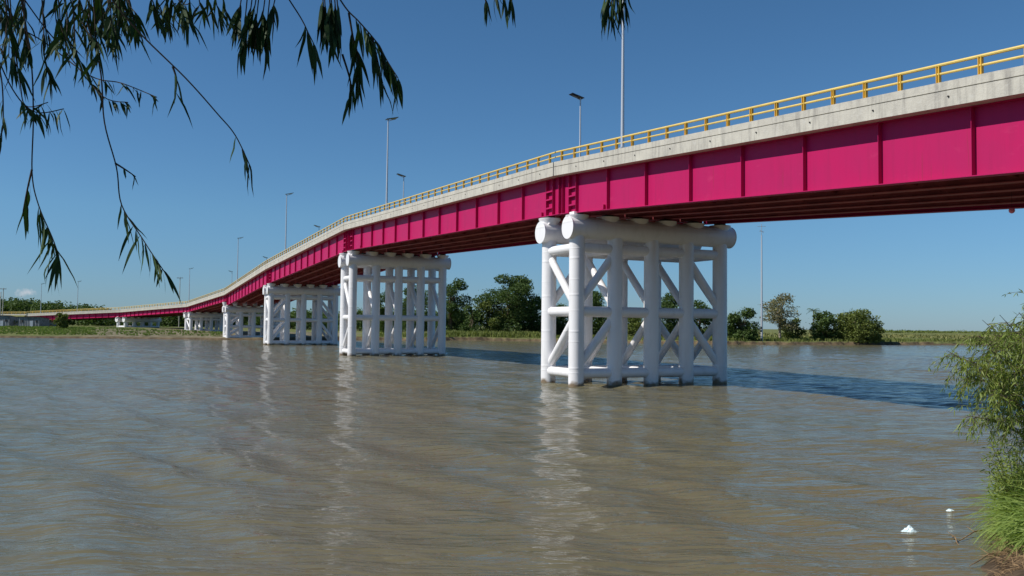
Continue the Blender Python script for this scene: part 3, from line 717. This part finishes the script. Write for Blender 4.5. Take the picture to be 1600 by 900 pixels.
# grass: bank fringe and field texture
def tufts(name, pts, h, w, n_bl, rs, material, label, lean=.35, blade_seg=2):
    V = []; F = []
    for (x, y) in pts:
        z = float(ground_z(x, y)); 
        for b_ in range(n_bl):
            hh = h * (.55 + .7 * rs.random()); a = rs.random() * 6.283; dx, dy = math.cos(a), math.sin(a); ln = hh * lean * rs.random() * 1.6
            ox, oy = x + rs.normal() * h * .35, y + rs.normal() * h * .35; ww = w * (.6 + .8 * rs.random())
            k = len(V)
            sx, sy = -dy * ww / 2, dx * ww / 2
            V += [(ox - sx, oy - sy, z - .03), (ox + sx, oy + sy, z - .03), (ox + dx * ln * .3 + sx * .8, oy + dy * ln * .3 + sy * .8, z + hh * .6), (ox + dx * ln * .3 - sx * .8, oy + dy * ln * .3 - sy * .8, z + hh * .6), (ox + dx * ln, oy + dy * ln, z + hh)]
            F += [(k, k + 1, k + 2, k + 3), (k + 3, k + 2, k + 4)]
    o = mesh_obj(name, V, F, material); tag(o, label, 'grass', kind='stuff'); return o
rs = np.random.default_rng(21)
pts = []
while len(pts) < 2600:
    px = rs.uniform(590, 1640); Y = rs.uniform(212, 262)
    x = (px - 800) / 1360 * Y; yb = np.interp(x, FBX, FBY)
    if Y > yb + 1.5 and ground_z(x, Y) > .7: pts.append((x, Y))
tufts('bank_grass', pts, .75, .22, 7, rs, M['reed'], 'rough grass fringing the top of the far river bank')
pts = [(p.x + rs.normal() * .8, p.y + rs.normal() * 2.5) for p in [at(rs.uniform(690, 850), 520, 240) for _ in range(420)]]
pts = [q_ for q_ in pts if ground_z(*q_) > .5]
tufts('tall_bank_grass', pts, 1.5, .22, 9, rs, M['reed'], 'tall bright grass at the water edge below the tallest far trees')
pts = []
while len(pts) < 2100:
    px = rs.uniform(-60, 150) if rs.random() < .8 else rs.uniform(150, 350); Y = rs.uniform(206, 245); x = (px - 800) / 1360 * Y
    if Y > np.interp(x, FBX, FBY) + 3 and ground_z(x, Y) > .6: pts.append((x, Y))
tufts('shore_grass', pts, .38, .16, 7, rs, M['shore_green'], 'green grass patch on the left shore below the grey sheds')
pts = [(rs.uniform(-180, 420), rs.uniform(262, 520)) for _ in range(4200)]
pts = [q_ for q_ in pts if q_[0] > -20 or q_[0] < -200]
tufts('meadow_grass', pts, .8, .6, 4, rs, M['field'], 'dry yellow green meadow grass stretching to the horizon at the right')
pts = []
V = []; F = []
for k in range(90):
    px = 1375 + 300 * rs.random(); Y = 900 + 900 * rs.random(); p = at(px, 515, Y)
    leaf_cards(V, F, clump_points((p.x, p.y, 2.0), (9 + 9 * rs.random(), 6, 1.5 + 1.5 * rs.random()), 60, rs, .4), 2.2, rs, .5)
o = mesh_obj('distant_scrub', V, F, M['leaf_b']); tag(o, 'thin line of scrub on the horizon at the right', 'scrub', kind='stuff')

a = at(1352, 538, 232); b = at(1376, 536.5, 234); a.z = float(ground_z(a.x, a.y)) + .15; b.z = float(ground_z(b.x, b.y)) + .3
q = MB(); q.tube([a, a.lerp(b, .4) + Vector((0, 0, .25)), b], [.22, .18, .08], 8); q.tube([a.lerp(b, .4) + Vector((0, 0, .25)), a.lerp(b, .6) + Vector((0, -.3, .9))], [.09, .04], 6)
tag(q.build('driftwood', M['pale_bark'], smooth=True, origin=a), 'pale bleached driftwood log on the far bank below the widest olive bush', 'log')

# ------------------------------------------------------------------ sheds on the left shore
def shed(x0, x1, y_top, y_bot, Y, label, dep=5.0, slope=.5):
    a = at(x0, y_bot, Y); b = at(x1, y_bot, Y); z0 = float(ground_z((a.x + b.x) / 2, Y)) - .05; zt = at(x0, y_top, Y).z
    root = empty('shed', ((a.x + b.x) / 2, Y, z0), label, 'shed', 'grey sheds on the left shore')
    q = MB(); n = int((b.x - a.x) / .22); ring = []
    for k in range(n + 1): ring.append((a.x + (b.x - a.x) * k / n, Y + (.04 if k % 2 else -.04)))
    for k in range(n): 
        (xa, ya), (xb, yb) = ring[k], ring[k + 1]
        q.add([(xa, ya, z0), (xb, yb, z0), (xb, yb, zt), (xa, ya, zt)], [(0, 1, 2, 3)])
    q.add([(a.x, Y, z0), (a.x, Y + dep, z0), (a.x, Y + dep, zt - slope), (a.x, Y, zt)], [(0, 1, 2, 3)]); q.add([(b.x, Y, z0), (b.x, Y + dep, z0), (b.x, Y + dep, zt - slope), (b.x, Y, zt)], [(0, 1, 2, 3)])
    q.add([(a.x, Y + dep, z0), (b.x, Y + dep, z0), (b.x, Y + dep, zt - slope), (a.x, Y + dep, zt - slope)], [(0, 1, 2, 3)])
    q.build('wall', M['shed'], root, recalc=False)
    q = MB(); q.hexa([(a.x - .2, Y - .3, zt + .02), (b.x + .2, Y - .3, zt + .02), (b.x + .2, Y + dep + .2, zt - slope + .02), (a.x - .2, Y + dep + .2, zt - slope + .02),
                      (a.x - .2, Y - .3, zt + .10), (b.x + .2, Y - .3, zt + .10), (b.x + .2, Y + dep + .2, zt - slope + .10), (a.x - .2, Y + dep + .2, zt - slope + .10)])
    q.build('roof', M['shed_roof'], root)
    q = MB(); xm = a.x + (b.x - a.x) * .62; q.box((xm, Y - .07, z0 + .95), (.85, .05, 1.9)); q.build('door', M['dark'] if False else M['galv'], root)
    for f in (.2, .85):
        q = MB(); q.box((a.x + (b.x - a.x) * f, Y - .065, z0 + (zt - z0) * .6), (.5, .04, .6)); q.build('window', M['dark'], root)
shed(28, 62, 495, 512, 243, 'grey corrugated shed with a brown roof edge, between the two bushes')
shed(-16, 14, 493, 512, 243, 'grey corrugated shed cut off by the left edge of the picture')

# ------------------------------------------------------------------ near bank plants, right
def narrow_leaf(V, F, p, d, L_, w, curl, rs, seg=4):
    """lance shaped blade starting at p towards d, curving down"""
    d = Vector(d).normalized(); side = d.cross(Vector(rs.normal(size=3))).normalized(); n = side.cross(d)
    k = len(V); pts = []
    q = Vector(p); dd = d.copy()
    V.append(tuple(q))
    for s in range(1, seg):
        dd = (dd + Vector((0, 0, -curl)) / seg + n * (.12 * rs.normal())).normalized(); q = q + dd * (L_ / seg); ww = w * math.sin(math.pi * (s / seg) ** .75) * .5
        V.append(tuple(q - side * ww)); V.append(tuple(q + side * ww))
    q = q + dd * (L_ / seg); V.append(tuple(q))
    F.append((k, k + 1, k + 2))
    for s in range(1, seg - 1):
        a = k + 1 + (s - 1) * 2; F.append((a, a + 1, a + 3, a + 2))
    e = k + 1 + (seg - 2) * 2; F.append((e, e + 1, e + 2))

def willow_shrub():
    rs = np.random.default_rng(31)
    base = Vector((10.7, 16.6, float(ground_z(10.7, 16.6))))
    root = empty('willow_shrub', base, 'feathery light green willow leaning over the water at the right edge', 'shrub')
    V = []; F = []; st = MB()
    # targets of the boughs, in photo positions with real depths
    tg = [(1495, 556, 16.0), (1535, 500, 16.6), (1562, 492, 15.8), (1592, 488, 16.4), (1620, 470, 17), (1545, 545, 15.4), (1580, 560, 16.2), (1530, 590, 16.8), (1560, 615, 15.6),
          (1500, 575, 16.5), (1590, 520, 15.2), (1600, 600, 15.9), (1545, 640, 16.1), (1515, 650, 16.3), (1640, 540, 16), (1660, 600, 16.5), (1680, 500, 17), (1575, 535, 17.2), (1600, 650, 15.7), (1530, 525, 16.1), (1560, 575, 16.9), (1700, 560, 16), (1650, 480, 15.5), (1585, 505, 16.8),(1480, 548, 16.2),(1550, 520, 16.4),(1610, 545, 16.6)]
    for (px, py, Y) in tg:
        e = at(px, py, Y); m = base.lerp(e, .5) + Vector((.55, 0, .75)); pth = []
        for s in range(8):
            f = s / 7; pth.append(base * (1 - f) ** 2 + m * 2 * f * (1 - f) + e * f * f)
        st.tube(pth, [.028 * (1 - .85 * s / 7) for s in range(8)], 6, cap=False)
        for k in range(27):
            f = .55 + .45 * rs.random() ** .7; c = base * (1 - f) ** 2 + m * 2 * f * (1 - f) + e * f * f
            d = Vector((rs.normal() * .8, rs.normal() * .8, .25 + .3 * rs.normal())).normalized(); L_ = .25 + .55 * rs.random(); tw = [c]; q = c.copy()
            for s in range(7):
                d = (d + Vector((0, 0, -.24))).normalized(); q = q + d * L_ / 7; tw.append(q.copy())
                for z in range(3):
                    ld = (d * .6 + Vector(rs.normal(size=3)) * .55 + Vector((0, 0, -.4))).normalized()
                    narrow_leaf(V, F, q + Vector(rs.normal(size=3)) * .012, ld, .08 + .08 * rs.random(), .015 + .008 * rs.random(), .5, rs, 3)
            st.tube(tw, [.006, .005, .005, .004, .004, .003, .003, .002], 4, cap=False)
    st.build('stem', M['bark'], root, smooth=True, recalc=False)
    mesh_obj('foliage', V, F, M['leaf_shrub'], root, base)
willow_shrub()

def weed_bush():
    rs = np.random.default_rng(77); base = Vector((10.3, 18.0, float(ground_z(10.3, 18.0)))); V = []; F = []; st = MB()
    root = empty('weed_bush', base, 'low leafy bush between the hanging willow and the bright near grass at the right edge', 'shrub')
    for k in range(46):
        e = at(rs.uniform(1535, 1680), rs.uniform(685, 775), rs.uniform(16.2, 18.2)); m = base.lerp(e, .5) + Vector((.1, 0, .35)); pth = []
        for q_ in range(9):
            f = q_ / 8; pth.append(base * (1 - f) ** 2 + m * 2 * f * (1 - f) + e * f * f)
        st.tube(pth, [.014 * (1 - .8 * q_ / 8) for q_ in range(9)], 5, cap=False)
        for l in range(75):
            f = .35 + .65 * rs.random(); c = base * (1 - f) ** 2 + m * 2 * f * (1 - f) + e * f * f + Vector(rs.normal(size=3)) * .09
            narrow_leaf(V, F, c, Vector((rs.normal(), rs.normal(), rs.normal() * .6)), .07 + .08 * rs.random(), .02 + .014 * rs.random(), .5, rs, 3)
    st.build('stem', M['bark'], root, smooth=True, recalc=False); mesh_obj('foliage', V, F, M['leaf_shrub'], root, base)
weed_bush()
def near_grass():
    rs = np.random.default_rng(41); V = []; F = []
    for k in range(6200):
        Y = rs.uniform(14.6, 19.5); e = float(np.interp(Y, [14.6, 16, 17, 18, 19.5], [8.8, 9.15, 9.65, 10.3, 11.2]))
        x = e + abs(rs.normal()) * 1.3 + .05
        if x > 13: continue
        z = float(ground_z(x, Y)); L_ = (.7 + 1.5 * rs.random() ** 1.3) * min(1, .4 + (x - e) * .9)
        a = rs.random() * 6.283; tu = .5 * math.sin(x * 5 + Y * 3.1) ; d = Vector((math.cos(a) * .55 - .12 + tu * .35, math.sin(a) * .55 - .08 - tu * .3, 1))
        narrow_leaf(V, F, (x, Y, max(z, 0) - .02), d, L_, .016 + .024 * rs.random(), 1.5 + 1.6 * rs.random(), rs, 6)
    o = mesh_obj('grass', V, F, M['grass']); tag(o, 'lush bright green grass arching over the water on the near bank at the right', 'grass', kind='stuff')
    V = []; F = []
    for k in range(2200):
        Y = rs.uniform(13.6, 17.2); e = float(np.interp(Y, [13.6, 14.3, 16, 17.2], [7.6, 8.2, 8.85, 9.5])); x = e + abs(rs.normal()) * .5 - .15
        z = max(0, float(ground_z(x, Y))); a = rs.random() * 6.283
        narrow_leaf(V, F, (x, Y, z - .02), Vector((math.cos(a), math.sin(a), .5 + .6 * rs.random())), .12 + .35 * rs.random(), .010, 1.6, rs, 5)
    o = mesh_obj('dead_grass', V, F, M['dry']); tag(o, 'tangle of brown dead stems and roots at the foot of the near grass', 'dead grass', kind='stuff')
near_grass()
# fallen sticks on the mud
for (x0, y0, x1, y1, Y0, Y1, lb) in ((1538, 826, 1490, 846, 17.2, 16.2, 'thin dry stick lying in the shallows beside the near grass'), (1488, 838, 1500, 852, 16.6, 16.0, 'short broken twig sticking out of the water near the plastic bags'), (1560, 868, 1515, 884, 15.3, 14.7, 'crooked dry stick on the mud in the lower right corner')):
    a = at(x0, y0, Y0); b = at(x1, y1, Y1); a.z = max(.05, float(ground_z(a.x, a.y)) + .05); b.z = max(.02, float(ground_z(b.x, b.y)) + .02)
    q = MB(); m1 = a.lerp(b, .35) + Vector((.02, .03, .05)); m2 = a.lerp(b, .7) + Vector((-.02, -.02, .015))
    q.tube([a, m1, m2, b], [.014, .012, .01, .006], 6); q.tube([m1, m1 + Vector((-.1, .12, .08))], [.008, .004], 5)
    tag(q.build('stick', M['dry'], smooth=True, origin=a), lb, 'stick')

# plastic bags caught in the shallows
def bag(px, py, size, label, seed):
    rs = np.random.default_rng(seed); Hh = 509.5 + .011 * (px - 800); Y = 1360 / ((py - Hh) / CAM_H); p = at(px, py, Y); p.z = .0
    n = 26; V = []; F = []
    for i in range(n + 1):
        for j in range(n + 1):
            u_ = i / n * 2 - 1; v_ = j / n * 2 - 1; r = math.hypot(u_, v_)
            h = max(0, 1 - (abs(u_ + .15) ** 1.1 + abs(v_) ** 1.5)) ** .8
            fold = .16 * math.sin(7 * u_ + 4 * v_ + seed) + .10 * math.sin(11 * v_ - 6 * u_) + .006 * rs.normal()
            V.append((p.x + size * (u_ * .72 + .012 * rs.normal()), p.y + size * (v_ * .42 + .012 * rs.normal()), p.z - .03 + size * (h * .40 * (1 + fold * 1.2) - (.06 if h == 0 else 0))))
    for i in range(n):
        for j in range(n):
            k = i * (n + 1) + j; F.append((k, k + 1, k + n + 2, k + n + 1))
    o = mesh_obj('plastic_bag', V, F, M['plastic'], None, (p.x, p.y, 0)); tag(o, label, 'plastic bag', 'plastic bags stranded in the shallows')
bag(1424, 829, .36, 'larger crumpled pale plastic bag half sunk in the shallows', 2)
bag(1486, 795, .18, 'smaller white scrap of plastic bag floating nearer the grass', 5)

# ------------------------------------------------------------------ overhanging willow in the top left
def over_tree():
    rs = np.random.default_rng(51)
    base = Vector((-4.2, -2.2, float(ground_z(-4.2, -2.2))))
    root = empty('willow_tree', base, 'dark willow whose drooping twigs hang into the top left of the picture', 'tree')
    tk = MB(); tk.tube([base + Vector((0, 0, -.3)), base + Vector((.1, .1, 2)), base + Vector((.4, .6, 4.4)), base + Vector((.9, 1.6, 6.6))], [.32, .26, .2, .14], 14); 
    tk.build('trunk', M['bark'], root, smooth=True)
    lm = MB(); V = []; F = []; tw = MB()
    fork = base + Vector((.4, .6, 4.4)); top = base + Vector((.9, 1.6, 6.6))
    limbs = [[fork, Vector((-3.2, 1.0, 6.3)), Vector((-1.8, 3.0, 6.3)), Vector((-.4, 4.0, 6.4)), Vector((.9, 4.4, 6.25))],
             [top, Vector((-2.8, 1.8, 7.3)), Vector((-2.2, 3.6, 7.0)), Vector((-1.6, 4.8, 6.8))],
             [fork, Vector((-3.9, .8, 6.0)), Vector((-3.2, 2.8, 6.1)), Vector((-2.6, 4.2, 6.3))],
             [top, Vector((-3.6, 1.0, 8.2)), Vector((-4.4, 2.6, 8.6))], [top, Vector((-4.6, -.6, 8.4)), Vector((-6, -.4, 8.8))], [top, Vector((-2.4, .2, 8.2)), Vector((-1.2, .8, 8.6))]]
    for l in limbs: lm.tube(l, [.10 * (1 - .75 * k / (len(l) - 1)) for k in range(len(l))], 8)
    limb_pts = []
    for l in limbs[:3]:
        for a, b in zip(l[1:-1], l[2:]):
            for k in range(8): limb_pts.append(a.lerp(b, k / 7))
    def twig(px_pts, Y0, Y1, leaves, lrange=(.10, .17), f0=0.0, wid=.012, anchor=True, spread=.42):
        n = len(px_pts); P = [at(x, y, Y0 + (Y1 - Y0) * k / (n - 1)) for k, (x, y) in enumerate(px_pts)]
        if anchor:
            b = min(limb_pts, key=lambda q: (q - P[0]).length); ctl = P[0] + (P[0] - P[1]).normalized() * (b - P[0]).length * .55
            pre = [b * (1 - f) ** 2 + ctl * 2 * f * (1 - f) + P[0] * f * f for f in (0, .2, .4, .6, .8)]; P = pre + P; off = len(pre)
        else: off = 0
        # resample smooth
        Q = []
        for k in range(len(P) - 1):
            p0 = P[max(k - 1, 0)]; p1 = P[k]; p2 = P[k + 1]; p3 = P[min(k + 2, len(P) - 1)]
            for s in range(6):
                t = s / 6; Q.append(.5 * ((2 * p1) + (p2 - p0) * t + (2 * p0 - 5 * p1 + 4 * p2 - p3) * t * t + (3 * p1 - p0 - 3 * p2 + p3) * t ** 3))
        Q.append(P[-1]); m = len(Q)
        tw.tube(Q, [.0034 * (1 - .7 * k / (m - 1)) + .0009 for k in range(m)], 5, cap=False)
        start = off * 6 + int((m - off * 6) * f0)
        for k in range(leaves):
            i = min(m - 2, start + int((m - start - 1) * (k + rs.random()) / leaves)); t = (Q[i + 1] - Q[i]).normalized()
            d = (t * .5 + Vector((rs.normal() * spread, rs.normal() * spread, -.85))).normalized()
            narrow_leaf(V, F, Q[i].lerp(Q[i + 1], rs.random()), d, rs.uniform(*lrange), wid * rs.uniform(.6, 1.3), .45 + .5 * rs.random(), rs, 7)
    Yd = 3.4
    twig([(30, -20), (48, 90), (52, 180), (50, 270), (60, 320), (82, 372), (92, 400)], 3.3, 3.3, 24, (.07, .19), .66, .013)
    twig([(50, 265), (42, 300), (36, 330)], 3.3, 3.35, 5, (.10, .17), .1, .015, False)
    twig([(120, -15), (155, 100), (163, 190), (182, 262), (190, 320), (222, 372), (240, 400), (262, 432)], 3.5, 3.4, 26, (.06, .18), .55, .011)
    twig([(180, 255), (196, 265), (212, 276)], 3.45, 3.45, 4, (.04, .08), .3, .01, False)
    twig([(165, -15), (215, 48), (290, 122), (340, 178), (368, 212), (392, 262)], 3.0, 3.1, 5, (.10, .15), .78, .013)
    twig([(270, 104), (276, 125), (274, 150)], 3.0, 3.0, 4, (.10, .16), .2, .013, False)
    twig([(-20, 20), (60, 60), (140, 118), (190, 130), (245, 152)], 3.6, 3.4, 22, (.05, .09), .45, .009, spread=.7)
    twig([(60, 30), (110, 90), (160, 150), (200, 160)], 3.6, 3.5, 22, (.05, .10), .4, .010, spread=.7)
    twig([(-15, 60), (20, 140), (55, 175), (100, 170)], 3.2, 3.3, 18, (.06, .12), .45, .011, spread=.6)
    twig([(10, -10), (30, 120), (40, 165), (75, 160)], 3.4, 3.4, 14, (.06, .12), .5, .011, spread=.6)
    twig([(-30, 40), (0, 110), (5, 190), (0, 215)], 3.0, 3.0, 10, (.06, .10), .4, .011)
    for k in range(34):
        x = rs.uniform(-30, 200); L_ = rs.uniform(30, 120) * (1 - x / 400)
        twig([(x, -30), (x + rs.normal() * 8, L_ * .3), (x + 12 + rs.normal() * 16, L_)], 3.2 + .9 * rs.random(), 3.2 + .8 * rs.random(), 10, (.07, .15), .2, .012, spread=.55)
    for k in range(12):
        x = rs.uniform(120, 350); L_ = rs.uniform(5, 40)
        twig([(x, -30), (x + 6, L_ * .4), (x + 10 + rs.normal() * 6, L_)], 3.2, 3.6, 8, (.07, .13), .3, .012)
    for (x, y) in ((12, 30), (40, 60), (95, 40), (118, 75), (70, 95), (150, 60), (20, 85), (175, 40), (205, 20)):
        twig([(x - 6, -25), (x - 2, y * .4), (x, y), (x + 8, y + 22)], 3.3, 3.3, 12, (.08, .16), .4, .013, spread=.5)
    twig([(228, -20), (240, 5), (246, 25)], 3.1, 3.1, 9, (.08, .13), .3, .014); twig([(270, -20), (285, 10), (296, 30)], 3.1, 3.1, 9, (.08, .14), .3, .014)
    for x, y in ((372, 20), (388, 40), (398, 52), (408, 40), (380, 60), (425, 12), (395, 20), (415, 60)):
        twig([(x + 8, -25), (x + 3, y * .5), (x, y)], 3.2, 3.2, 8, (.10, .17), .35, .016, spread=.28)
    twig([(440, -20), (470, 28), (482, 52), (490, 68)], 3.2, 3.2, 9, (.10, .17), .4, .015, spread=.28)
    for x, y in ((508, 30), (516, 40), (524, 30), (505, 15), (528, 45), (518, 10)):
        twig([(x - 4, -25), (x, y * .4), (x, y)], 3.0, 3.0, 9, (.11, .17), .25, .017, spread=.16)
    twig([(515, -30), (540, 12), (562, 35), (590, 68), (605, 95), (622, 122)], 3.1, 3.0, 30, (.10, .19), .35, .016, spread=.26)
    twig([(545, 20), (552, 60), (560, 90), (556, 110)], 3.1, 3.1, 14, (.10, .18), .2, .015, False, .24)
    twig([(535, 85), (548, 130), (545, 160)], 3.1, 3.1, 9, (.06, .12), .4, .012, False, .24)
    twig([(582, 60), (590, 95), (598, 130)], 3.05, 3.05, 12, (.08, .15), .2, .014, False, .24)
    for x, y in ((760, 8), (775, -5), (790, 6), (800, 2)):
        twig([(x - 8, -30), (x - 3, y - 14), (x, y)], 3.1, 3.1, 4, (.07, .11), .5, .012, spread=.22)
    for x, y in ((945, 12), (956, 20), (968, 10), (978, 5), (962, -5), (950, 0), (972, -8)):
        twig([(x + 2, -30), (x, y - 16), (x, y)], 3.1, 3.1, 7, (.08, .14), .4, .010, spread=.2)
    # the crown above the frame, which keeps the hanging twigs in shade
    P = []
    for l in limbs:
        for a, b in zip(l[1:-1], l[2:]):
            for k in range(9):
                c = a.lerp(b, rs.random()) + Vector((rs.normal() * .55, rs.normal() * .5, .55 + .35 * rs.random()))
                for z in range(80):
                    q = c + Vector(rs.normal(size=3)) * .42
                    if q.z < CAM_H + .42 * max(q.y, 0) + .75 and q.y > 0: continue
                    narrow_leaf(V, F, q, Vector((rs.normal() * .7, rs.normal() * .7, -.6)), .12 + .10 * rs.random(), .024, .5, rs, 3)
    lm.build('limbs', M['bark'], root, smooth=True, recalc=False); tw.build('twigs', M['twig'], root, smooth=True, recalc=False)
    mesh_obj('foliage', V, F, M['leaf_near'], root, base)
over_tree()
